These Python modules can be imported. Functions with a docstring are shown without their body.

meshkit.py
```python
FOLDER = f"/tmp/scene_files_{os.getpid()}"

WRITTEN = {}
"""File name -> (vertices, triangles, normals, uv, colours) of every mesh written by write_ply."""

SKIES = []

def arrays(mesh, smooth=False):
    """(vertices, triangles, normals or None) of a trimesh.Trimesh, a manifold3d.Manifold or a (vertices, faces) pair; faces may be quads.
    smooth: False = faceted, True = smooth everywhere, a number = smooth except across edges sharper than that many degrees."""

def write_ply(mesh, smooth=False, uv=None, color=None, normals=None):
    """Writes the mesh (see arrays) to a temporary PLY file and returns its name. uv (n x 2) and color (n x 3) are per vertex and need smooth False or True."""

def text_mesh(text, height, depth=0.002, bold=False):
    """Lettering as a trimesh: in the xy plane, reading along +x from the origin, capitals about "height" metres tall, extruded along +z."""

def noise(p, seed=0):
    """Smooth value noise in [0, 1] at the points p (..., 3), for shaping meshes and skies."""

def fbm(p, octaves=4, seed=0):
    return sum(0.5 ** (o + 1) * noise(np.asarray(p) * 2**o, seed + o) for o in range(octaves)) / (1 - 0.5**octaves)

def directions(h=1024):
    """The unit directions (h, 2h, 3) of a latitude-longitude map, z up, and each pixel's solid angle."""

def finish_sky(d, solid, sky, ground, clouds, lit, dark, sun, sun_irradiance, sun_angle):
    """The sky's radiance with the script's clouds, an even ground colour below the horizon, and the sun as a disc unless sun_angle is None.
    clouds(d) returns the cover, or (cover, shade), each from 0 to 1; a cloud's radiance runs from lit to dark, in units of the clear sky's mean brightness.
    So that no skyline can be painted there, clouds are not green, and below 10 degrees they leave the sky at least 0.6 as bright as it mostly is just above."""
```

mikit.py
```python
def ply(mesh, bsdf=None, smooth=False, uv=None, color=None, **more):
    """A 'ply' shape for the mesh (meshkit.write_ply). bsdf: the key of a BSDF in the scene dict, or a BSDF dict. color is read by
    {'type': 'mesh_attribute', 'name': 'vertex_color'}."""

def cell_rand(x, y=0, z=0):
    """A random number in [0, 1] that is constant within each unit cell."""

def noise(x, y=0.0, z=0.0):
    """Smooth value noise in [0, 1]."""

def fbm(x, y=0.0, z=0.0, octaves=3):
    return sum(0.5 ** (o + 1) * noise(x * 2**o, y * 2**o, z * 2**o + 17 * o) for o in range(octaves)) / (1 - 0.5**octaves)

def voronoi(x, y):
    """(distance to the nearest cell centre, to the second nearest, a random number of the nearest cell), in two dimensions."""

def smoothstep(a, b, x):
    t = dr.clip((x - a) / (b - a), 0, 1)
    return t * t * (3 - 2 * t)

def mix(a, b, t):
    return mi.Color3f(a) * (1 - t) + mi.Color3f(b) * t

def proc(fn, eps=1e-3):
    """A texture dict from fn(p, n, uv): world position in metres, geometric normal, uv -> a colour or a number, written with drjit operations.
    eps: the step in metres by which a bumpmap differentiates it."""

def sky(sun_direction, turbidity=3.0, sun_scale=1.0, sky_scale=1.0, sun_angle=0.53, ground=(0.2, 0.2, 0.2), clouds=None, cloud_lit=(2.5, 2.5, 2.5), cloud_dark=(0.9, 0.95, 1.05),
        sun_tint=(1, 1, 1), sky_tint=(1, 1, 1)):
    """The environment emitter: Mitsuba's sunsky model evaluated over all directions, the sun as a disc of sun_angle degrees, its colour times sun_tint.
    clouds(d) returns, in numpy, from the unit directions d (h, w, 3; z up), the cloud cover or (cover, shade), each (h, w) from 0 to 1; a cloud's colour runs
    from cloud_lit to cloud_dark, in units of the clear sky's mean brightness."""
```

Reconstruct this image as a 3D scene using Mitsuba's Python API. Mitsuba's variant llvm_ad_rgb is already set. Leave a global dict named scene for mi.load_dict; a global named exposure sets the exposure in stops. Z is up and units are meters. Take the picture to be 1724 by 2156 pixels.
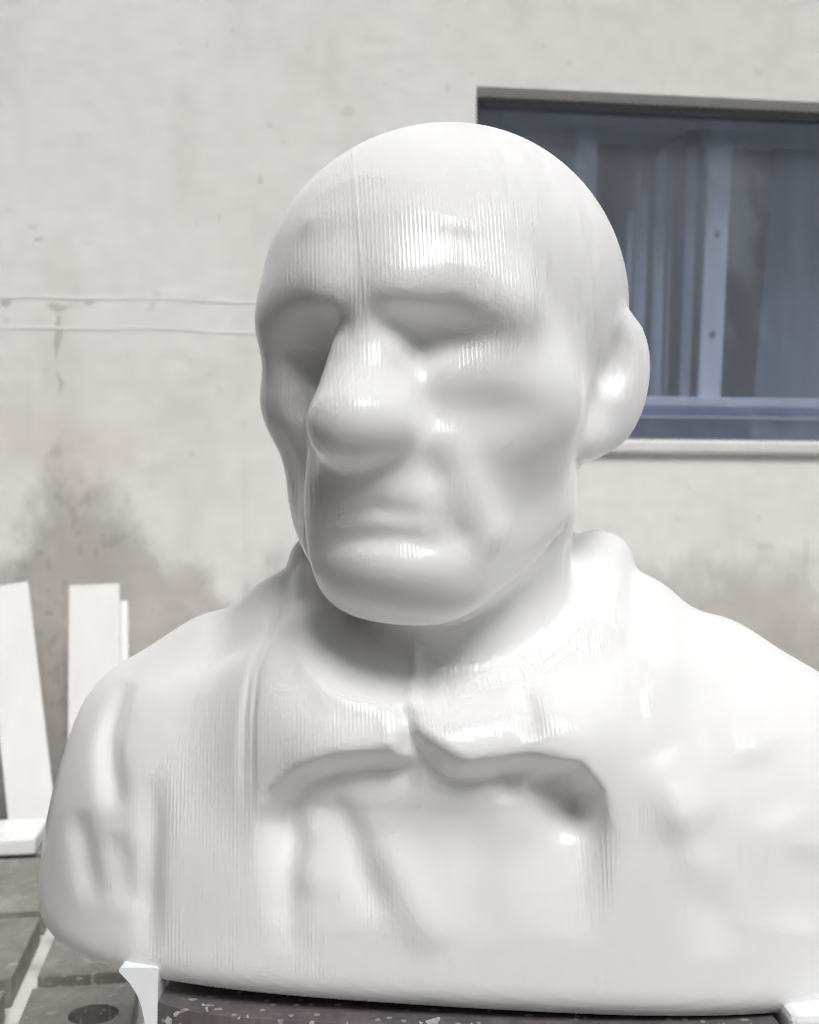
import math, random
import numpy as np, trimesh, manifold3d
import drjit as dr
import mitsuba as mi
import mikit, meshkit
from mikit import proc, noise, fbm, voronoi, cell_rand, smoothstep, mix

T = mi.ScalarTransform4f
scene, labels = {}, {}
rng = random.Random(7)
CAMZ = 1.30                      # camera height above the floor

# ------------------------------------------------------------------ camera, sky, exposure
FOV = 2 * math.degrees(math.atan(862 / 2450.0))
scene['camera'] = dict(type='thinlens', fov=FOV, fov_axis='x', aperture_radius=0.0014, focus_distance=0.50,
                       near_clip=0.01, far_clip=200.0,
                       to_world=T().look_at(origin=[0, 0, CAMZ], target=[0, 1, CAMZ + math.tan(math.radians(1.0))], up=[0, 0, 1]))
scene['sky'] = mikit.sky([0.18, -0.605, 0.77], turbidity=3, sun_scale=0.30, sun_angle=24, clouds=lambda d: 1.0,
                         cloud_lit=(0.66, 0.70, 0.735), sun_tint=(0.84, 0.99, 1.29), ground=(0.25, 0.25, 0.25))
exposure = 2.88


# ------------------------------------------------------------------ helpers
def key_for(name):
    if name not in scene and name not in labels and not any(k.startswith(name + '__') for k in scene):
        return name
    i = 1
    while True:
        k = f'{name}_{i:03d}'
        if k not in scene and k not in labels and not any(q.startswith(k + '__') for q in scene):
            return k
        i += 1


def put(name, mesh, bsdf, parent=None, smooth=False):
    k = key_for((parent + '__' if parent else '') + name)
    scene[k] = mikit.ply(mesh, bsdf, smooth=smooth)
    return k


def thing(name, label, cat, group=None):
    k = key_for(name)
    labels[k] = {'label': label, 'category': cat}
    if group:
        labels[k]['group'] = group
    return k


def rbox(sx, sy, sz, r=0.003, seg=8):
    """box centred on the origin with rounded edges"""
    r = min(r, 0.49 * min(sx, sy, sz))
    ball = manifold3d.Manifold.sphere(r, seg)
    parts = [ball.translate((i * (sx / 2 - r), j * (sy / 2 - r), k * (sz / 2 - r))) for i in (-1, 1) for j in (-1, 1) for k in (-1, 1)]
    return manifold3d.Manifold.batch_hull(parts)


def tri(m):
    q = m.to_mesh()
    return trimesh.Trimesh(np.array(q.vert_properties[:, :3]), np.array(q.tri_verts), process=False)


def moved(m, M):
    m = tri(m) if hasattr(m, 'to_mesh') else m.copy()
    m.apply_transform(M)
    return m


def frame(o, ang):
    c, s = math.cos(ang), math.sin(ang)
    return np.array([[c, -s, 0, o[0]], [s, c, 0, o[1]], [0, 0, 1, o[2]], [0, 0, 0, 1.0]])


# ------------------------------------------------------------------ materials
def plaster(p, n, uv):
    a = fbm(p.x * 2.2, p.z * 2.2, 3.0, 4)
    b = fbm(p.x * 9.0, p.z * 9.0, 7.0, 3)
    c = noise(p.x * 60, p.z * 60, 1.0)
    d = fbm(p.x * 34, p.z * 26, 5.0, 4)
    base = mix((0.80, 0.785, 0.75), (0.86, 0.85, 0.825), smoothstep(0.35, 0.65, a))
    base = mix(base, (0.70, 0.685, 0.65), smoothstep(0.55, 0.75, fbm(p.x * 14, p.z * 5, 11.0, 4)) * 0.30)
    # bare render showing where the paint has gone, low down and higher at the left, ragged upper edge
    rise = 0.12 * dr.exp(-dr.square((p.x + 0.42) / 0.12)) + 0.05 * (fbm(p.x * 18, p.z * 12, 21.0, 4) - 0.5)
    edge = CAMZ - 0.075 + rise + 0.12 * (fbm(p.x * 5.0 + 3.1, p.z * 2, 9.0, 4) - 0.5) + 0.10 * (b - 0.5) + 0.10 * (d - 0.5)
    bare = smoothstep(0.045, -0.045, p.z - edge)
    base = mix(base, mix((0.43, 0.405, 0.375), (0.56, 0.53, 0.50), smoothstep(0.3, 0.7, 0.6 * b + 0.4 * d)), bare * 0.85)
    pink = smoothstep(0.52, 0.64, fbm(p.x * 4.1 + 9, p.z * 4.1, 2.0, 3))
    base = mix(base, (0.68, 0.60, 0.575), pink * 0.35 * smoothstep(CAMZ + 0.30, CAMZ + 0.10, p.z + 0.2 * (a - 0.5)))
    streak = smoothstep(0.60, 0.78, fbm(p.x * 34, p.z * 2.4, 4.0, 3)) * smoothstep(0.45, 0.6, noise(p.x * 3, p.z * 4, 2.0))
    base = mix(base, (0.56, 0.545, 0.52), streak * 0.30)
    spot = smoothstep(0.88, 0.93, noise(p.x * 62, p.z * 50, 5.0)) * smoothstep(0.45, 0.65, d)
    base = mix(base, (0.42, 0.405, 0.385), spot * 0.2)
    # the smudges by the upper ridge, with the run below one of them, and three older spots
    h = p.z - CAMZ
    smudge = mi.Float(0)
    wx, wz = p.x + 0.016 * (fbm(p.x * 60, p.z * 60, 31.0, 3) - 0.5), h + 0.014 * (fbm(p.x * 60, p.z * 60, 47.0, 3) - 0.5)
    for x, z, w_, v_ in ((-0.438, 0.281, 0.016, 0.006), (-0.405, 0.284, 0.008, 0.007), (-0.502, 0.286, 0.012, 0.008), (-0.437, 0.245, 0.004, 0.030),
                         (-0.192, 0.449, 0.004, 0.009), (-0.268, 0.389, 0.004, 0.006), (-0.466, 0.367, 0.005, 0.005), (-0.436, 0.19, 0.004, 0.02)):
        smudge = dr.maximum(smudge, dr.exp(-dr.square((wx - x) / w_) - dr.square((wz - z) / v_)))
    base = mix(base, (0.34, 0.33, 0.31), smoothstep(0.2, 0.8, smudge * (0.1 + 1.5 * d)) * 0.45)
    # mould spots and blown pits in the bare render
    mould = smoothstep(0.56, 0.70, d) * smoothstep(CAMZ - 0.12, CAMZ - 0.28, p.z + 0.15 * (b - 0.5))
    base = mix(base, (0.10, 0.095, 0.085), mould * 0.25)
    pit = smoothstep(0.66, 0.72, fbm(p.x * 105, p.z * 80, 8.0, 2)) * smoothstep(0.5, 0.62, noise(p.x * 9, p.z * 9, 8.0))
    base = mix(base, (0.15, 0.14, 0.125), pit * bare * 0.18)
    return base * (0.975 + 0.05 * c)


def plaster_h(p, n, uv):
    return 0.0035 * fbm(p.x * 7, p.z * 11, p.y * 7, 4) + 0.0012 * fbm(p.x * 60, p.z * 60, p.y * 60, 2)


scene['plaster'] = dict(type='bumpmap', arbitrary=proc(plaster_h, 2e-3), scale=1.0,
                        bsdf=dict(type='diffuse', reflectance=proc(plaster)))


scene['ridge_plaster'] = dict(type='diffuse', reflectance=proc(lambda p, n, uv: mix((0.74, 0.73, 0.70), (0.88, 0.875, 0.86), fbm(p.x * 20, p.z * 60, 3.0, 3))))


def mill_h(p, n, uv):
    """scallops left by the ball cutter: passes in planes across x, every pass a little deeper or shallower"""
    q = p.x + 0.12 * p.y
    k = q / 0.0017
    i = dr.floor(k)
    t = k - i - 0.5
    z = p.z - CAMZ
    r = noise(i * 17.7, z * 75.0, 2.0)
    throat = smoothstep(-0.085, -0.06, z) * smoothstep(0.035, 0.01, z) * smoothstep(-0.01, 0.01, p.x) * smoothstep(0.085, 0.07, p.x) * smoothstep(0.482, 0.496, p.y - 0.25 * dr.maximum(p.x, 0))
    skull = smoothstep(0.0, 0.03, p.x) * smoothstep(0.05, 0.08, z)
    patch = 1.1 + 1.6 * skull + 0.7 * smoothstep(0.35, 0.65, fbm(p.x * 22, p.y * 22, p.z * 9, 3))
    amp = (0.00004 + 0.00011 * r * r) * (patch + 0.8 * throat)
    wave = noise(p.x * 300, p.y * 150, p.z * 220) * 0.00007
    s = (p.x + 0.0185 + 0.10 * (z - 0.1)) / 0.0007
    seam = 0.00018 * dr.exp(-s * s) * smoothstep(0.07, 0.09, z)
    rib = throat * 0.00009 * dr.cos(q * (6.28318 / 0.0026) + 3 * noise(p.x * 60, p.z * 30, 4.0))
    return amp * 4 * t * t + wave + seam + rib


scene['resin'] = dict(type='bumpmap', arbitrary=proc(mill_h, 2.5e-4), scale=1.0,
                      bsdf=dict(type='principled', base_color=dict(type='rgb', value=[0.81, 0.81, 0.805]), roughness=0.18, specular=0.4))


scene['resin_thin'] = dict(type='principled', base_color=dict(type='rgb', value=[0.78, 0.80, 0.815]), roughness=0.25, specular=0.5)


def slab_c(p, n, uv):
    a = fbm(p.x * 18, p.y * 18, p.z * 18, 4)
    b = fbm(p.x * 120, p.y * 80, p.z * 120, 4)
    w = smoothstep(0.46, 0.66, fbm(p.x * 11 + 4, p.y * 9, 2.0, 5))
    c = mix((0.15, 0.143, 0.13), (0.27, 0.26, 0.24), a)
    c = mix(c, (0.48, 0.47, 0.45), w * (0.35 + 0.5 * b))
    scratch = smoothstep(0.70, 0.80, fbm(p.x * 40 + p.y * 25, p.x * 220 - p.y * 260, 6.0, 3))
    c = mix(c, (0.55, 0.54, 0.52), scratch * 0.35)
    grit = smoothstep(0.80, 0.86, noise(p.x * 420, p.y * 420, p.z * 420))
    c = mix(c, (0.60, 0.59, 0.57), grit * 0.5)
    return c * (0.70 + 0.6 * b)


def slab_h(p, n, uv):
    return 0.0022 * fbm(p.x * 45, p.y * 45, p.z * 45, 5) + 0.0004 * noise(p.x * 420, p.y * 420, p.z * 420)


scene['bed_stone'] = dict(type='bumpmap', arbitrary=proc(slab_h, 5e-4), scale=1.0,
                          bsdf=dict(type='principled', base_color=proc(slab_c), roughness=0.5, specular=0.4))


def dust_c(p, n, uv):
    a = fbm(p.x * 40, p.y * 25, p.z * 40, 4)
    return mix((0.42, 0.41, 0.395), (0.68, 0.67, 0.65), smoothstep(0.3, 0.6, a))


scene['dusty_plate'] = dict(type='principled', base_color=proc(dust_c), roughness=0.6, specular=0.3)


def block_c(p, n, uv):
    a = fbm(p.x * 160, p.y * 160, p.z * 30, 3)
    b = noise(p.x * 700, p.y * 700, p.z * 90)
    d1, d2, r = voronoi(p.x * 190 + 3 * noise(p.z * 90, p.x * 50), p.z * 190 + p.y * 190)
    chip = smoothstep(0.30, 0.22, d1) * smoothstep(0.72, 0.80, r)
    c = mix((0.065, 0.055, 0.06), (0.19, 0.168, 0.175), a * 0.7 + b * 0.3)
    return mix(c, (0.36, 0.34, 0.33), chip * (0.5 + 0.5 * noise(p.x * 900, p.z * 900)))


def block_h(p, n, uv):
    return 0.0003 * noise(p.x * 900, p.y * 900, p.z * 60) + 0.0006 * fbm(p.x * 200, p.y * 200, p.z * 200, 2)


scene['dark_stone'] = dict(type='bumpmap', arbitrary=proc(block_h, 2e-4), scale=1.0,
                           bsdf=dict(type='principled', base_color=proc(block_c), roughness=0.45, specular=0.5))
scene['chip_stone'] = dict(type='principled', base_color=proc(lambda p, n, uv: mix((0.30, 0.28, 0.27), (0.62, 0.60, 0.58), fbm(p.x * 500, p.y * 500, p.z * 500, 2))), roughness=0.4)
scene['white_board'] = dict(type='principled', base_color=proc(lambda p, n, uv: mix((0.76, 0.755, 0.74), (0.84, 0.835, 0.825), fbm(p.x * 60, p.y * 60, p.z * 9, 3))), roughness=0.35, specular=0.4)
scene['dark_wall'] = dict(type='diffuse', reflectance=dict(type='rgb', value=[0.05, 0.05, 0.05]))
scene['pale_wall'] = dict(type='diffuse', reflectance=dict(type='rgb', value=[0.60, 0.59, 0.56]))
scene['floor_mat'] = dict(type='diffuse', reflectance=proc(lambda p, n, uv: mix((0.10, 0.097, 0.093), (0.17, 0.165, 0.158), fbm(p.x * 5, p.y * 5, 1.0, 4))))
scene['dark_metal'] = dict(type='principled', base_color=dict(type='rgb', value=[0.06, 0.058, 0.055]), roughness=0.5)
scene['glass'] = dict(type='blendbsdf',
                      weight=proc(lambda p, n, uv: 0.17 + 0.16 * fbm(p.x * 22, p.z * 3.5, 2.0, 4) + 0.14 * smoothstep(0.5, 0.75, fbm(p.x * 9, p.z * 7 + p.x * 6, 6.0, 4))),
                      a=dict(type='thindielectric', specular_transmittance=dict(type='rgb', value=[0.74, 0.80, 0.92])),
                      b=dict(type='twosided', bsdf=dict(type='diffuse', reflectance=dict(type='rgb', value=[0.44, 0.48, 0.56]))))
scene['room_blue'] = dict(type='twosided', bsdf=dict(type='diffuse', reflectance=dict(type='rgb', value=[0.22, 0.27, 0.38])))
scene['pale_vinyl'] = dict(type='principled', base_color=proc(lambda p, n, uv: mix((0.60, 0.63, 0.68), (0.80, 0.82, 0.85), fbm(p.x * 90, p.y * 30, p.z * 4, 3))), roughness=0.4)
scene['pale_vinyl2'] = dict(type='principled', base_color=proc(lambda p, n, uv: mix((0.28, 0.31, 0.36), (0.46, 0.48, 0.53), fbm(p.x * 90, p.y * 30, p.z * 6, 3))), roughness=0.4)
scene['dull_vinyl'] = dict(type='principled', base_color=proc(lambda p, n, uv: mix((0.18, 0.20, 0.25), (0.36, 0.38, 0.43), fbm(p.x * 90, p.y * 30, p.z * 6, 3))), roughness=0.4)
scene['dark_vinyl'] = dict(type='principled', base_color=proc(lambda p, n, uv: mix((0.10, 0.125, 0.17), (0.22, 0.25, 0.31), fbm(p.x * 25, p.y * 25, p.z * 5, 4))), roughness=0.4)
scene['blue_paint'] = dict(type='principled', base_color=dict(type='rgb', value=[0.08, 0.13, 0.28]), roughness=0.4)
scene['frame_grey'] = dict(type='principled', base_color=dict(type='rgb', value=[0.17, 0.175, 0.18]), roughness=0.5)
scene['sill_white'] = dict(type='principled', base_color=proc(lambda p, n, uv: mix((0.62, 0.62, 0.60), (0.80, 0.80, 0.79), fbm(p.x * 30, p.y * 30, p.z * 80, 3))), roughness=0.5)

# ------------------------------------------------------------------ ground and building
put('ground', trimesh.Trimesh([[-60, -60, 0], [60, -60, 0], [60, 60, 0], [-60, 60, 0]], [[0, 1, 2], [0, 2, 3]], process=False), 'floor_mat')
labels['ground'] = {'kind': 'structure', 'label': 'grey concrete yard floor'}

WA = math.radians(7.0)
WD = 1.5
WF = frame((0, WD, 0), WA)        # wall frame: s along the wall, y into the building, z up
W0, W1 = 0.088, 1.16              # window opening along the wall
Z0, Z1 = CAMZ + 0.114, CAMZ + 0.583
bld = thing('building', 'pale stained plaster building wall with a wide blue glazed window', 'wall')


def wall_mesh():
    s = [-3.2, W0, W1, 4.0]
    z = [0, Z0, Z1, 4.6]
    M = manifold3d.Manifold.cube((s[3] - s[0], 0.2, z[3])).translate((s[0], 0, 0))
    M = M - manifold3d.Manifold.cube((W1 - W0, 0.4, Z1 - Z0)).translate((W0, -0.1, Z0))
    return M


put('wall', moved(wall_mesh(), WF), 'plaster', bld)

WINDOW = bld + '__window'
put('frame', moved(manifold3d.Manifold.cube((W1 - W0, 0.03, 0.007)).translate((W0, 0.036, Z1 - 0.007)), WF), 'frame_grey', WINDOW)
put('frame', moved(manifold3d.Manifold.cube((W1 - W0, 0.03, 0.014)).translate((W0, 0.036, Z0)), WF), 'frame_grey', WINDOW)
put('frame', moved(manifold3d.Manifold.cube((0.012, 0.03, Z1 - Z0 - 0.023)).translate((W0, 0.036, Z0 + 0.015)), WF), 'frame_grey', WINDOW)
put('frame', moved(manifold3d.Manifold.cube((0.012, 0.03, Z1 - Z0 - 0.023)).translate((W1 - 0.012, 0.036, Z0 + 0.015)), WF), 'frame_grey', WINDOW)
g = trimesh.Trimesh([[W0, .050, Z0], [W1, .050, Z0], [W1, .050, Z1], [W0, .050, Z1]], [[0, 1, 2], [0, 2, 3]], process=False)
put('pane', moved(g, WF), 'glass', WINDOW)
put('sill', moved(rbox(W1 - W0 + 0.05, 0.075, 0.018, 0.004).translate(((W0 + W1) / 2, 0.027, Z0 - 0.001)), WF), 'sill_white', WINDOW)
# the two raised plaster lines
for z, a, b in ((CAMZ + 0.2925, -1.6, 0.02), (CAMZ + 0.254, -1.6, 0.02)):
    m = rbox(b - a, 0.0023, 0.0050, 0.0010).refine_to_length(0.02).warp(lambda v: (v[0], v[1] + 0.0002 * math.sin(31 * v[0]), v[2] + 0.0012 * math.sin(17 * v[0] + v[2]) + 0.0008 * math.sin(43 * v[0])))
    put('ridge', moved(m.translate(((a + b) / 2, 0.0004, z)), WF), 'ridge_plaster', bld)
# the room behind the glass
rb = manifold3d.Manifold.cube((2.4, 1.0, 1.6)).translate((-0.5, 0.201, CAMZ - 0.5)) - manifold3d.Manifold.cube((2.3, 1.0, 1.5)).translate((-0.45, 0.15, CAMZ - 0.45))
put('room', moved(rb, WF), 'room_blue', bld)


def standing(label, s0, z0, s1, z1, wd, th, y, bsdf, cat='plank', name='plank', group=None):
    """a plank from its foot (s0, z0) to its head (s1, z1) along the wall, y behind the wall's face"""
    L = math.hypot(s1 - s0, z1 - z0)
    a = math.atan2(s1 - s0, z1 - z0)
    m = moved(rbox(wd, th, L, 0.002), np.array([[math.cos(a), 0, math.sin(a), (s0 + s1) / 2], [0, 1, 0, y], [-math.sin(a), 0, math.cos(a), CAMZ + (z0 + z1) / 2], [0, 0, 0, 1]]))
    k = thing(name, label, cat, group)
    scene[k] = mikit.ply(moved(m, WF), bsdf)
    return k


standing('wide pale upright plank seen through the window just right of the bald crown', 0.262, 0.10, 0.272, 0.60, 0.030, 0.012, 0.13, 'pale_vinyl')
standing('wide pale plank with dark bolt holes leaning behind the window glass', 0.448, 0.19, 0.470, 0.60, 0.034, 0.010, 0.12, 'pale_vinyl')
standing('narrow pale strip close against the left side of the wide holed plank', 0.415, 0.19, 0.432, 0.60, 0.016, 0.008, 0.13, 'dull_vinyl')
standing('dull grey panel leaning behind the glass right of the holed plank', 0.62, 0.19, 0.66, 0.60, 0.15, 0.006, 0.19, 'dark_vinyl', 'panel', 'panel')
standing('dull grey panel leaning behind the glass left of the wide upright plank', 0.205, 0.10, 0.215, 0.60, 0.075, 0.006, 0.21, 'dark_vinyl', 'panel', 'panel')
for i, (x, wd, top, how) in enumerate(((0.332, .010, .47, 'first strip from the left, rather short'), (0.346, .007, .53, 'second strip from the left, thin'), (0.357, .013, .50, 'third strip from the left, broad'),
                                      (0.373, .006, .55, 'fourth strip from the left, thin and tall'), (0.384, .012, .57, 'fifth strip from the left, broad and tall'), (0.399, .007, .59, 'sixth strip from the left, tallest'))):
    standing(how + ' of the bundle hanging behind the window', x, 0.19, x + 0.012, top, wd, 0.003, 0.15 + .006 * (i % 3), 'dull_vinyl' if i % 2 else 'pale_vinyl2', 'strip', 'strip', 'strips hanging behind the window')
plank_key = 'plank_001'
for z in (0.285, 0.43):
    c = moved(manifold3d.Manifold.cylinder(0.003, 0.0042, circular_segments=20), np.array([[1, 0, 0, 0.459 + (z - 0.395) * 0.054], [0, 0, 1, 0.1125], [0, -1, 0, CAMZ + z], [0, 0, 0, 1]]))
    put('bolt_hole', moved(c, WF), 'dark_metal', plank_key)
k = thing('rail', 'pale horizontal rail low inside the window', 'rail')
scene[k] = mikit.ply(moved(rbox(1.0, 0.02, 0.014, 0.002).translate((0.66, 0.115, CAMZ + 0.186)), WF), 'pale_vinyl')
k = thing('bench', 'blue painted bench frame below the rail inside the window', 'bench')
put('beam', moved(rbox(1.0, 0.03, 0.014, 0.003).translate((0.66, 0.12, CAMZ + 0.171)), WF), 'blue_paint', k)
put('panel', moved(rbox(1.0, 0.006, 0.06, 0.001).translate((0.66, 0.128, CAMZ + 0.130)), WF), 'blue_paint', k)
put('edge_strip', moved(rbox(1.0, 0.004, 0.0025, 0.001).translate((0.66, 0.103, CAMZ + 0.1635)), WF), 'sill_white', k)
put('leg', moved(rbox(0.016, 0.016, 0.36, 0.002).translate((0.515, 0.122, CAMZ - 0.02)), WF), 'blue_paint', k)
put('leg', moved(rbox(0.016, 0.016, 0.36, 0.002).translate((1.05, 0.122, CAMZ - 0.02)), WF), 'blue_paint', k)

k = thing('side_building', 'dark grey building closing the yard on the left, out of the picture', 'building')
put('wall', moved(rbox(0.3, 6.2, 4.6, 0.01), np.array([[1, 0, 0, -1.4], [0, 1, 0, -1.9], [0, 0, 1, 2.3], [0, 0, 0, 1.0]])), 'dark_wall', k)

k = thing('opposite_building', 'pale building on the far side of the yard, behind the camera', 'building')
put('wall', moved(rbox(12.0, 0.3, 4.2, 0.01), np.array([[1, 0, 0, 2.0], [0, 1, 0, -4.4], [0, 0, 1, 2.1], [0, 0, 0, 1.0]])), 'pale_wall', k)

# ------------------------------------------------------------------ machine bed: stone slabs with slots between
TA = math.radians(9.0)
TF = frame((0, 0, CAMZ - 0.32), TA)       # s along the slots across, t into depth, z = 0 the slab tops
bed = thing('machine_bed', 'grey stone slab bed of the milling machine with slots and a round hole', 'machine bed')
plate = rbox(1.5, 1.3, 0.03, 0.003).translate((0.15, 0.75, -0.037))
for y in (0.802, 0.735):
    plate = plate - manifold3d.Manifold.cylinder(0.1, 0.0163, circular_segments=48).translate((-0.0855, y, -0.08))
put('channel_floor', moved(plate, TF), 'dusty_plate', bed)
cols = [(-0.60, -0.387), (-0.369, -0.151), (-0.133, -0.060), (-0.030, 0.19), (0.208, 0.43), (0.448, 0.66)]
rows = [(0.40, 0.548), (0.566, 0.700), (0.718, 0.855), (0.877, 1.012), (1.030, 1.195), (1.21, 1.36)]
for i, (a, b) in enumerate(cols):
    for j, (c, d) in enumerate(rows):
        if i == 2 and j > 2:
            b = 0.19
        if i == 3 and j > 2:
            continue
        m = rbox(b - a, d - c, 0.022, 0.0015).translate(((a + b) / 2, (c + d) / 2, -0.011))
        if i == 2 and j == 2:
            m = m - manifold3d.Manifold.cylinder(0.1, 0.0165, circular_segments=48).translate((-0.0855, 0.802, -0.05))
            m = m - manifold3d.Manifold.cylinder(0.1, 0.0165, circular_segments=48).translate((-0.0855, 0.735, -0.05))
        put('slab', moved(m, TF), 'bed_stone', bed)
for i in range(2):
    a = -0.1 + 0.9 * i
for a, c in ((-0.5, 0.45), (0.55, 0.45), (-0.5, 1.28), (0.55, 1.28)):
    put('leg', moved(rbox(0.08, 0.08, CAMZ - 0.32 - 0.055, 0.004).translate((a, c, -(CAMZ - 0.32) / 2 - 0.0262)), TF), 'dark_metal', bed)

# boards and offcuts at the far edge of the bed


def leaning(label, foot, top, wd, th, tw=0.0):
    """a board from the middle of its foot to the middle of its top edge (camera-free metres)"""
    foot, top = np.array(foot, float), np.array(top, float)
    z = top - foot
    L = np.linalg.norm(z); z /= L
    x = np.array([math.cos(TA + tw), math.sin(TA + tw), 0]); x -= z * (x @ z); x /= np.linalg.norm(x)
    y = np.cross(z, x)
    M = np.eye(4); M[:3, 0], M[:3, 1], M[:3, 2], M[:3, 3] = x, y, z, (foot + top) / 2 + np.array([0, 0, CAMZ])
    k = thing('board', label, 'board')
    scene[k] = mikit.ply(moved(rbox(wd, th, L, 0.0008), M), 'white_board')


leaning('white board leaning askew at the left edge of the picture', (-0.414, 1.285, -0.318), (-0.476, 1.375, -0.063), 0.050, 0.008)
leaning('white board standing upright near the left shoulder of the bust', (-0.350, 1.30, -0.318), (-0.3745, 1.385, -0.063), 0.058, 0.008)
leaning('narrow white board peeking out from behind the upright board', (-0.338, 1.317, -0.318), (-0.361, 1.400, -0.084), 0.045, 0.008)
k = thing('offcut', 'flat white offcut lying at the far edge of the slabs', 'offcut')
scene[k] = mikit.ply(moved(rbox(0.16, 0.085, 0.016, 0.002).translate((-0.265, 1.245, 0.0085)), TF), 'white_board')
k = thing('clamp', 'small dark clamp tip on the white offcut beside the bust', 'clamp')
put('jaw', moved(rbox(0.05, 0.012, 0.003, 0.001).translate((-0.150, 1.215, 0.018)), TF), 'dark_metal', k)
put('post', moved(rbox(0.012, 0.010, 0.016, 0.001).translate((-0.1555, 1.217, 0.0085)), TF), 'dark_metal', k)
k = thing('steel_channel', 'dark steel channel behind the askew board', 'channel')
put('web', moved(rbox(0.30, 0.01, 0.13, 0.002).translate((-0.40, 1.345, 0.066)), TF), 'dark_metal', k)
put('flange', moved(rbox(0.30, 0.02, 0.006, 0.002).translate((-0.40, 1.329, 0.045)), TF), 'dark_metal', k)


# ------------------------------------------------------------------ the bust: one implicit surface, sculpted in centimetres (x right, y away, z up, eye at 0)
F4 = np.float32


def ell(p, c, r, R=None):
    q = (p - F4(c))
    if R is not None:
        q = q @ F4(R)
    r = F4(r)
    a = q / r
    k0 = np.sqrt((a * a).sum(1)) + F4(1e-9)
    b = a / r
    k1 = np.sqrt((b * b).sum(1)) + F4(1e-9)
    return k0 * (k0 - 1) / k1


def sell(p, c, r, n):
    q, r = np.abs(p - F4(c)), F4(r)
    a = q / r
    k = (a ** F4(n)).sum(1) ** F4(1 / n) + F4(1e-6)
    g = (a / k[:, None]) ** F4(n - 1) / r
    return (k - 1) / (np.sqrt((g * g).sum(1)) + F4(1e-6))


def seg_t(p, a, b):
    a, b = F4(a), F4(b)
    ab = b - a
    t = np.clip(((p - a) @ ab) / F4(ab @ ab), 0, 1)
    q = p - a - t[:, None] * ab
    return np.sqrt((q * q).sum(1)), t


def cap(p, a, b, ra, rb=None):
    d, t = seg_t(p, a, b)
    return d - (F4(ra) + t * F4((ra if rb is None else rb) - ra))


def smin(a, b, k):
    h = np.clip(k - np.abs(a - b), 0, None) / F4(k)
    return np.minimum(a, b) - h * h * F4(k * 0.25)


def smax(a, b, k):
    return -smin(-a, -b, k)


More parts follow.
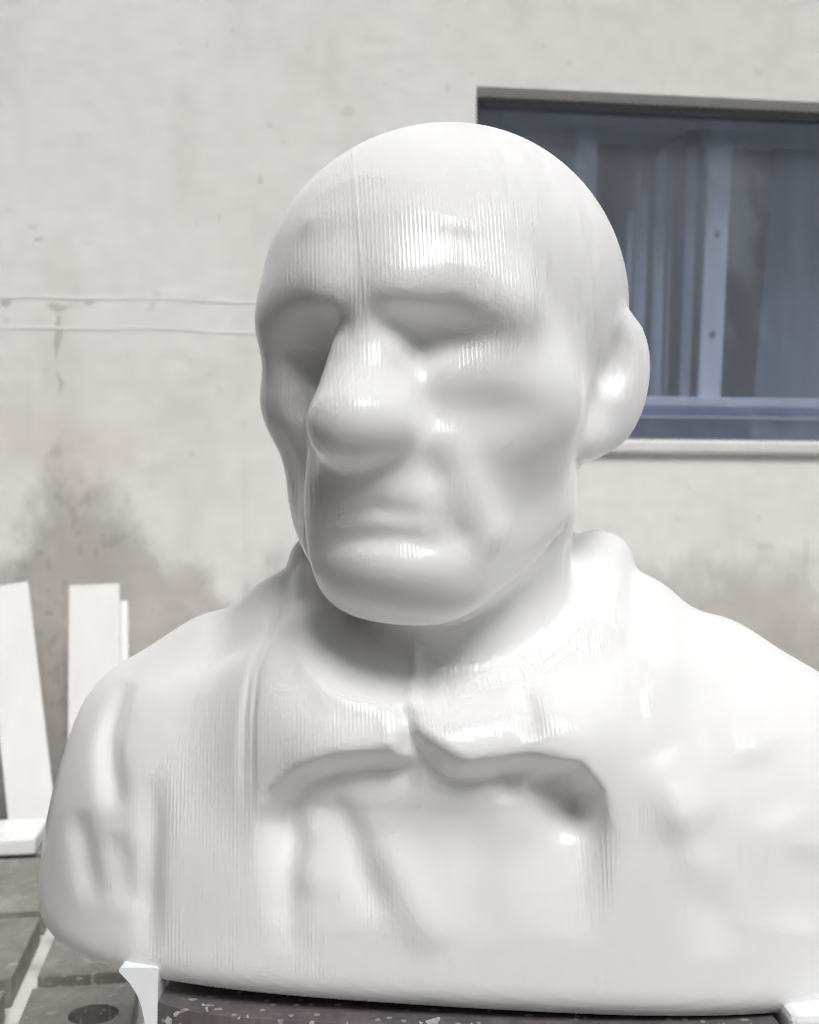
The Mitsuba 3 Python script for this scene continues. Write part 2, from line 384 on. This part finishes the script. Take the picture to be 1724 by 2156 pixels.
def bump(p, c, s):
    q = (p - F4(c)) / F4(s)
    return np.exp(-(q * q).sum(1))


def rail(p, a, b, s):
    d, t = seg_t(p, a, b)
    return np.exp(-(d / F4(s)) ** 2)


def rail2(p, pts, s):
    """soft ridge along a polyline, seen from the front, fading at its ends: pts are (x, z)"""
    q = p[:, [0, 2]]
    d, n = None, len(pts) - 1
    for i, (a, b) in enumerate(zip(pts[:-1], pts[1:])):
        e, t = seg_t(q, a, b)
        g = (i + t) / F4(n)
        d, w = (e, g) if d is None else (np.minimum(d, e), np.where(e < d, g, w))
    return np.exp(-(d / F4(s)) ** 2) * np.clip(4.5 * w * (1 - w) + 0.08, 0, 1)


def rotz(a):
    c, s = math.cos(math.radians(a)), math.sin(math.radians(a))
    return np.array([[c, -s, 0], [s, c, 0], [0, 0, 1]])


def rotx(a):
    c, s = math.cos(math.radians(a)), math.sin(math.radians(a))
    return np.array([[1, 0, 0], [0, c, -s], [0, s, c]])


HEAD_O = np.array([2.1, 56.0, 7.35])
HEAD_R = rotz(-24) @ rotx(4)      # turned to its right, chin slightly in
TORSO_O = np.array([2.4, 58.5, 0.0])
TORSO_R = rotz(-5.5)


def head(w):
    p = (w - F4(HEAD_O)) @ F4(HEAD_R)
    ax = np.abs(p[:, 0])
    s = np.stack([ax, p[:, 1], p[:, 2]], 1)          # mirrored
    d = ell(p, (-0.4, 1.6, 3.6), (8.35, 9.8, 8.7))
    d = smin(d, ell(p, (-0.45, -2.4, 3.4), (7.4, 7.5, 6.9)), 2.0)
    d = smin(d, ell(p, (-0.4, -2.4, -3.8), (6.2, 6.6, 7.0)), 2.5)
    d = smin(d, cap(p, (-5.9, -1.6, -5.3), (-2.0, -6.6, -8.5), 1.95, 1.6), 2.5)
    d = smin(d, cap(p, (4.2, -1.8, -6.4), (2.3, -6.6, -8.6), 1.5, 1.8), 2.5)
    d = smin(d, cap(p, (3.8, 0.0, -4.5), (3.6, 0.2, -12), 1.8), 1.5)
    d = smin(d, ell(p, (0.1, -7.4, -8.3), (2.8, 2.2, 2.0)), 2.0)
    d = smin(d, ell(p, (0, -5.9, -6.0), (4.4, 3.7, 4.2)), 1.4)
    d = smin(d, ell(s, (4.2, -4.7, -1.6), (3.0, 3.1, 2.6)), 2.8)
    d = d + 1.4 * bump(p, (-2.9, -9.0, 0.7), (1.4, 3.5, 1.7))
    # brows and sockets
    d = smin(d, cap(s, (1.4, -8.8, 2.8), (5.0, -6.8, 2.4), 1.0, 0.8), 2.4)
    d = d + 0.85 * rail(s, (1.5, -9.3, 1.35), (2.9, -8.6, 1.5), 1.2)
    d = d + 0.30 * bump(s, (4.0, -8.0, 1.3), (1.5, 2.0, 0.9))
    d = d + 0.65 * bump(s, (1.6, -9.0, 1.0), (0.9, 3.0, 1.0))
    d = d - 0.18 * bump(p, (3.2, -8.2, -0.3), (1.7, 2.0, 1.0))
    d = d + 0.22 * bump(s, (3.0, -8.6, -0.3), (2.4, 3.0, 1.7))
    d = d - 0.12 * bump(p, (0, -9.5, 2.5), (0.35, 2.0, 1.2))
    # nose
    n = cap(p, (-0.15, -8.0, 2.2), (-0.3, -8.85, -0.7), 1.5, 1.95)
    n = smin(n, ell(p, (-0.1, -10.25, -2.2), (2.05, 2.0, 1.75)), 1.0)
    n = smin(n, ell(s, (1.4, -9.0, -2.3), (0.9, 1.6, 1.2)), 1.0)
    n = smin(n, ell(p, (-0.1, -8.55, -3.8), (1.8, 1.2, 1.3)), 1.2)
    d = smin(d, n, 0.9)
    # mouth
    d = d - 0.14 * bump(p, (0.8, -9.4, -5.1), (1.8, 2.0, 0.8))
    d = d + 0.16 * rail2(p, [(-2.2, -5.95), (0.4, -5.75), (2.6, -6.1)], 0.45) * (p[:, 1] < -6)
    d = d + 0.27 * rail2(p, [(-2.9, -7.25), (-0.6, -6.95), (1.4, -7.0), (3.1, -7.35)], 0.5) * (p[:, 1] < -6)
    d = d - 0.28 * bump(p, (1.1, -9.4, -8.3), (2.2, 2.0, 0.95))
    d = d - 0.55 * bump(p, (-1.6, -8.8, -5.2), (2.2, 2.5, 1.7))
    d = d + 0.18 * bump(p, (3.3, -8.2, -6.9), (0.8, 1.6, 0.9))
    # folds from nose to mouth, cheeks
    d = d - 0.40 * rail(p, (2.9, -8.8, -3.2), (4.5, -7.5, -6.9), 0.95)
    d = d + 0.08 * rail(p, (2.3, -9.0, -3.2), (3.2, -8.2, -6.6), 0.7)
    d = d + 0.20 * rail(p, (2.4, -9.3, -1.8), (2.8, -8.9, -4.2), 0.8)
    d = d + 0.46 * rail(p, (-3.8, -7.8, -1.6), (-4.0, -6.6, -8.6), 0.85)
    d = d + 0.55 * bump(p, (-5.0, -6.6, -3.6), (1.3, 3.0, 3.2))
    d = d + 0.42 * bump(p, (5.1, -7.4, -1.9), (1.7, 2.5, 1.1))
    d = d + 0.15 * bump(p, (-5.6, -5.4, -2.4), (1.6, 2.8, 1.5))
    d = d + 0.40 * bump(p, (-6.5, -3.5, -2.5), (1.6, 3.0, 1.7))
    d = d + 0.25 * rail(p, (5.6, -2.0, -7.4), (2.8, -6.2, -10.2), 0.5)
    # temples, forehead lines
    d = d + 0.30 * bump(s, (6.6, -4.5, 3.5), (2.0, 2.0, 2.6))
    for z, a in ((4.3, 0.12), (6.2, 0.12), (8.6, 0.10)):
        d = d - a * rail(p, (-2.5, -8.8, z), (4.2, -8.3, z - 0.5), 0.6)
    # ear
    e = np.array([0.60, 0.80, 0.0]); nn = np.array([0.80, -0.60, 0.0])
    E = np.stack([e, nn, [0, 0, 1.0]], 1) @ np.array([[math.cos(.28), 0, math.sin(.28)], [0, 1, 0], [-math.sin(+.28), 0, math.cos(.28)]])
    c = np.array([7.4, 1.4, -0.4])
    er = ell(s, c, (2.1, 0.95, 3.4), E)
    er = smax(er, -ell(s, c + nn * 1.15 - e * 0.55 + np.array([0.0, 0.0, 1.0]), (0.95, 1.35, 1.55), E), 0.8)
    er = smin(er, ell(s, (6.4, 0.3, -2.9), (1.0, 0.9, 1.2)), 0.7)
    d = smin(d, er, 0.7)
    return d


FOLDS = [  # (x, z) lines over the front of the torso, depth in cm (minus stands proud), width
    ([(-6.9, -11.4), (-6.85, -18.2)], 0.28, 0.50), ([(-6.05, -11.8), (-6.0, -15.8)], -0.22, 0.6),
    ([(-5.0, -11.2), (-3.6, -14.6), (-2.8, -16.4)], 0.25, 0.55), ([(-2.8, -13.2), (-0.2, -17.8)], -0.22, 0.7),
    ([(9.6, -10.4), (11.2, -15.4)], -0.25, 0.7), ([(10.9, -11.6), (11.5, -17.8)], 0.25, 0.8),
    ([(-16.2, -7.3), (-16.4, -9.9), (-15.7, -11.6), (-15.0, -12.7)], 0.38, 0.50), ([(-17.5, -13.0), (-16.2, -17.0)], 0.25, 0.6),
    ([(-15.2, -13.6), (-14.2, -17.0)], 0.20, 0.6), ([(-13.3, -11.0), (-13.3, -18.9)], 0.30, 0.45),
    ([(13.5, -9.5), (14.5, -12.5)], 0.20, 1.0), ([(15.5, -13.5), (14.8, -17.0)], 0.22, 0.9),
    ([(9.1, -4.9), (13.2, -6.7)], -0.25, 0.7), ([(3.3, -6.6), (3.7, -8.6)], 0.20, 0.35), ([(2.5, -9.8), (2.8, -11.6)], 0.22, 0.35), ([(9.0, -9.4), (10.2, -13.0)], -0.20, 0.9), ([(12.3, -8.0), (12.8, -16.5)], 0.16, 0.6), ([(1.0, -12.0), (1.8, -17.5)], 0.10, 0.8), ([(3.0, -12.5), (6.5, -17.0)], 0.10, 1.2),
]


LIP = [(-8.5, -12.6), (-7.9, -11.0), (-6.6, -9.8), (-5.0, -9.1), (-2.3, -8.75), (-1.6, -7.7), (1.0, -9.1), (3.8, -8.9), (5.8, -9.4), (6.8, -10.8), (7.2, -12.6)]


def torso(w):
    p = (w - F4(TORSO_O)) @ F4(TORSO_R)
    s = np.stack([np.abs(p[:, 0]), p[:, 1], p[:, 2]], 1)
    d = sell(p, (0, 0.9, -18), (20.4, 9.9, 13.0), 2.8)
    d = smin(d, cap(s, (15.3, 1.5, -10.9), (16.8, 1.0, -18.0), 4.7, 4.5), 2.5)
    d = smin(d, cap(s, (4.0, 2.5, -5.2), (12.2, 1.8, -7.6), 3.0, 3.5), 2.0)
    # neck
    d = smin(d, cap(w, (2.2, 57.0, -9), (2.2, 56.6, 3), 5.2, 5.2), 1.5)
    # collar: a standing ring and a wider fall below it
    c = None
    for pts, r in (([(0.2, 7.4, -1.8), (5.2, 5.4, -1.6), (7.1, 1.6, -1.7), (6.5, -3.6, -5.4), (3.6, -7.3, -8.6), (0, -8.8, -9.5)], 1.6),
                   ([(0.2, 8.6, -4.0), (6.5, 5.8, -3.8), (8.9, 1.2, -4.1), (8.2, -4.4, -7.4), (4.8, -7.8, -9.0)], 1.7)):
        for a, b in zip(pts[:-1], pts[1:]):
            q = cap(s, a, b, r, r)
            c = q if c is None else smin(c, q, 0.9)
    # the turned-down leaves with their points, hollow below
    c = smin(c, ell(p, (-6.2, -5.6, -8.0), (3.4, 3.2, 2.9)), 1.6)
    c = smin(c, sell(p, (-0.8, -3.6, -10.4), (10.0, 6.1, 3.3), 2.6), 2.2)
    d = smin(d, c, 2.0)
    # below the collar's lip the chest lies back, deepest close under the lip
    front = (p[:, 1] < 2.0).astype(np.float32)
    q = p[:, [0, 2]]
    e = None
    for a, b in zip(LIP[:-1], LIP[1:]):
        k, _ = seg_t(q, a, b)
        e = k if e is None else np.minimum(e, k)
    side = np.minimum(np.abs(q[:, 0] - F4(LIP[0][0])), np.abs(q[:, 0] - F4(LIP[-1][0])))
    under = (q[:, 1] < np.interp(q[:, 0], [k[0] for k in LIP], [k[1] for k in LIP], left=-30, right=-30)).astype(np.float32)
    t = np.clip(np.minimum(e / F4(1.7), side / F4(1.7)), 0, 1)
    d = d + F4(1.9) * t * t * (3 - 2 * t) * np.exp(-e / F4(4.0)) * np.clip((q[:, 1] + 17.0) / 5.0, 0, 1) * under * front
    d = d + 1.15 * rail2(p, [(4.2, -9.9), (6.4, -12.4)], 1.25) * under * t * front
    for pts, a, wd in FOLDS:
        d = d + F4(a * 1.35) * rail2(p, pts, wd * 1.35) * front
    for x in (-8.95, -8.55):
        d = d + 0.14 * rail2(p, [(x, -3.8), (x + 0.1, -12.6)], 0.16) * front
    for x in (8.1, 8.5):
        d = d + 0.15 * rail2(p, [(x, -3.0), (x - 0.2, -8.8)], 0.17) * front
    d = d - 0.16 * rail2(p, [(-1.5, -4.5), (-1.5, -7.6)], 0.22) * front
    d = d + 0.40 * rail2(p, [(-1.75, -7.3), (-1.65, -9.4)], 0.40) * front
    d = d - 0.20 * rail2(p, [(-1.4, -7.5), (3.2, -6.3), (6.0, -4.4), (6.9, -1.0)], 0.32) * front
    d = d - 0.14 * rail2(p, [(-1.9, -7.6), (-5.0, -6.9), (-7.6, -4.4)], 0.5) * front
    # cut flat below, rounded hem
    d = smax(d, -20.5 - p[:, 2] - 0.022 * (p[:, 0] + 2), 1.7)
    return d


def bust(w):
    return smin(head(w), torso(w), 0.8)


def isosurface(fn, lo, hi, h):
    """surface nets on the blocks that the surface may cross"""
    B = 8
    n = [int(math.ceil((hi[k] - lo[k]) / h / B)) for k in range(3)]
    lo = np.array(lo, float)
    ii = np.stack(np.meshgrid(*[np.arange(a) for a in n], indexing='ij'), -1).reshape(-1, 3)
    dc = fn(F4(lo + (ii + 0.5) * B * h))
    full = np.repeat(np.repeat(np.repeat(dc.reshape(n), B, 0), B, 1), B, 2).astype(np.float32)
    full = np.where(full > 0, F4(50), F4(-50))
    act = ii[np.abs(dc) < B * h * 1.75]
    off = np.stack(np.meshgrid(*[np.arange(B)] * 3, indexing='ij'), -1).reshape(-1, 3)
    for c0 in range(0, len(act), 1500):
        blk = act[c0:c0 + 1500]
        g = (blk[:, None, :] * B + off[None]).reshape(-1, 3)
        full[g[:, 0], g[:, 1], g[:, 2]] = fn(F4(lo + g * h))
    V = full
    ins = V < 0
    cells = np.zeros(tuple(x - 1 for x in V.shape), bool)
    corner = [(a, b, c) for a in (0, 1) for b in (0, 1) for c in (0, 1)]
    sl = lambda c: tuple(slice(c[k], V.shape[k] - 1 + c[k]) for k in range(3))
    cnt = sum(ins[sl(c)].astype(np.int8) for c in corner)
    cells = (cnt > 0) & (cnt < 8)
    ci = np.argwhere(cells)
    idx = -np.ones(cells.shape, np.int64)
    idx[cells] = np.arange(len(ci))
    acc, num = np.zeros((len(ci), 3)), np.zeros(len(ci))
    for a in corner:
        for k in range(3):
            if a[k] == 0:
                b = list(a); b[k] = 1
                va = V[tuple((ci + a).T)]; vb = V[tuple((ci + b).T)]
                x = (va < 0) != (vb < 0)
                t = np.where(x, va / np.where(x, va - vb, 1), 0)
                pt = np.array(a, float) + np.zeros((len(ci), 3))
                pt[:, k] += t
                acc += pt * x[:, None]; num += x
    vert = lo + (ci + acc / num[:, None]) * h
    quads = []
    for k in range(3):
        i, j = (k + 1) % 3, (k + 2) % 3
        s0 = [slice(1, -1)] * 3; s1 = [slice(1, -1)] * 3
        s0[k] = slice(0, -1); s1[k] = slice(1, None)
        A, C = ins[tuple(s0)], ins[tuple(s1)]
        for flip, mask in ((False, A & ~C), (True, ~A & C)):
            e = np.argwhere(mask)
            e = e + np.array([0 if q == k else 1 for q in range(3)])
            di, dj = np.eye(3, dtype=int)[i], np.eye(3, dtype=int)[j]
            q = np.stack([idx[tuple((e - o).T)] for o in (di + dj, dj, 0 * di, di)], 1)
            quads.append(q[:, ::-1] if flip else q)
    q = np.vstack(quads)
    q = q[(q >= 0).all(1)]
    f = np.vstack([q[:, [0, 1, 2]], q[:, [0, 2, 3]]])
    return trimesh.Trimesh(vert, f, process=False)


STEP = 0.2
bust_mesh = isosurface(bust, (-20, 44, -23), (28, 72, 22), STEP)
bust_mesh.apply_scale(0.01)
bust_mesh.apply_translation([0, 0, CAMZ])
bst = thing('bust', 'glossy white milled bust of a bald man in an open collar', 'bust')
put('figure', bust_mesh, 'resin', bst, smooth=True)

# ------------------------------------------------------------------ the stone block under the bust
from shapely.geometry import Polygon, box as sbox
fr = [(-.125, .525), (-.11, .511), (-.053, .4925), (0, .485), (.04, .479), (.085, .474), (.125, .4785), (.156, .482), (.156, .66), (-.125, .69)]
from scipy.interpolate import CubicSpline
cs = CubicSpline([q[0] for q in fr[:8]], [q[1] for q in fr[:8]])
xs = np.linspace(-.118, .156, 40)
xs = np.linspace(-.111, .156, 40)
pg = Polygon([(x, float(cs(x)) + 0.006) for x in xs] + [(.156, .66), (-.111, .66)])
blk = thing('stone_block', 'dark speckled stone block under the bust', 'block')
bm = trimesh.creation.extrude_polygon(pg, 0.112)
bm.apply_translation([0, 0, CAMZ - 0.3195])
put('body', bm, 'dark_stone', blk)
for i in range(110):
    x = rng.uniform(-.109, .154) if i % 3 else rng.choice((-.11 + .07 * rng.random(), .154 - .05 * rng.random()))
    z = CAMZ - rng.uniform(.203, .240)
    r = 0.0006 + 0.0034 * rng.random() ** 3
    n = rng.randint(5, 8)
    an = sorted(rng.uniform(0, 6.283) for _ in range(n))
    el = rng.uniform(.5, 1.0); ro = rng.uniform(0, 3.14)
    pts = []
    for q in an:
        u, v = r * math.cos(q) * rng.uniform(.7, 1.2), r * el * math.sin(q) * rng.uniform(.7, 1.2)
        pts.append((u * math.cos(ro) - v * math.sin(ro), u * math.sin(ro) + v * math.cos(ro)))
    P2 = Polygon(pts).convex_hull
    if P2.area < 1e-7:
        continue
    m = trimesh.creation.extrude_polygon(P2, 0.0009)
    sl = float(cs(x, 1))
    tx = np.array([1, sl, 0]) / math.hypot(1, sl); nz = np.array([sl, -1, 0]) / math.hypot(1, sl)
    M = np.eye(4); M[:3, 0], M[:3, 1], M[:3, 2] = tx, np.cross(nz, tx), nz
    M[:3, 3] = np.array([x, float(cs(x)) + 0.006, z]) - nz * 0.0006
    put('chip', moved(m, M), 'chip_stone', blk)

# resin left standing where the bust was cut free
tab = Polygon([(-.1300, -.1925), (-.1110, -.1925), (-.1116, -.2300), (-.1150, -.2300), (-.1163, -.2220), (-.1172, -.2150), (-.1186, -.2090), (-.1206, -.2040), (-.1235, -.1995), (-.1268, -.1960)])
tab = tab.buffer(-.0012, 8).buffer(.0012, 8)
m = trimesh.creation.extrude_polygon(tab, 0.018)
put('resin_tab', moved(m, np.array([[1, 0, 0, 0], [0, 0, -1, .536], [0, 1, 0, CAMZ], [0, 0, 0, 1.0]])), 'resin_thin', bst)
put('resin_tab', moved(rbox(.05, .05, .13, .003), np.array([[1, 0, 0, .1835], [0, 1, 0, .512], [0, 0, 1, CAMZ - .2655], [0, 0, 0, 1.0]])), 'resin_thin', bst)
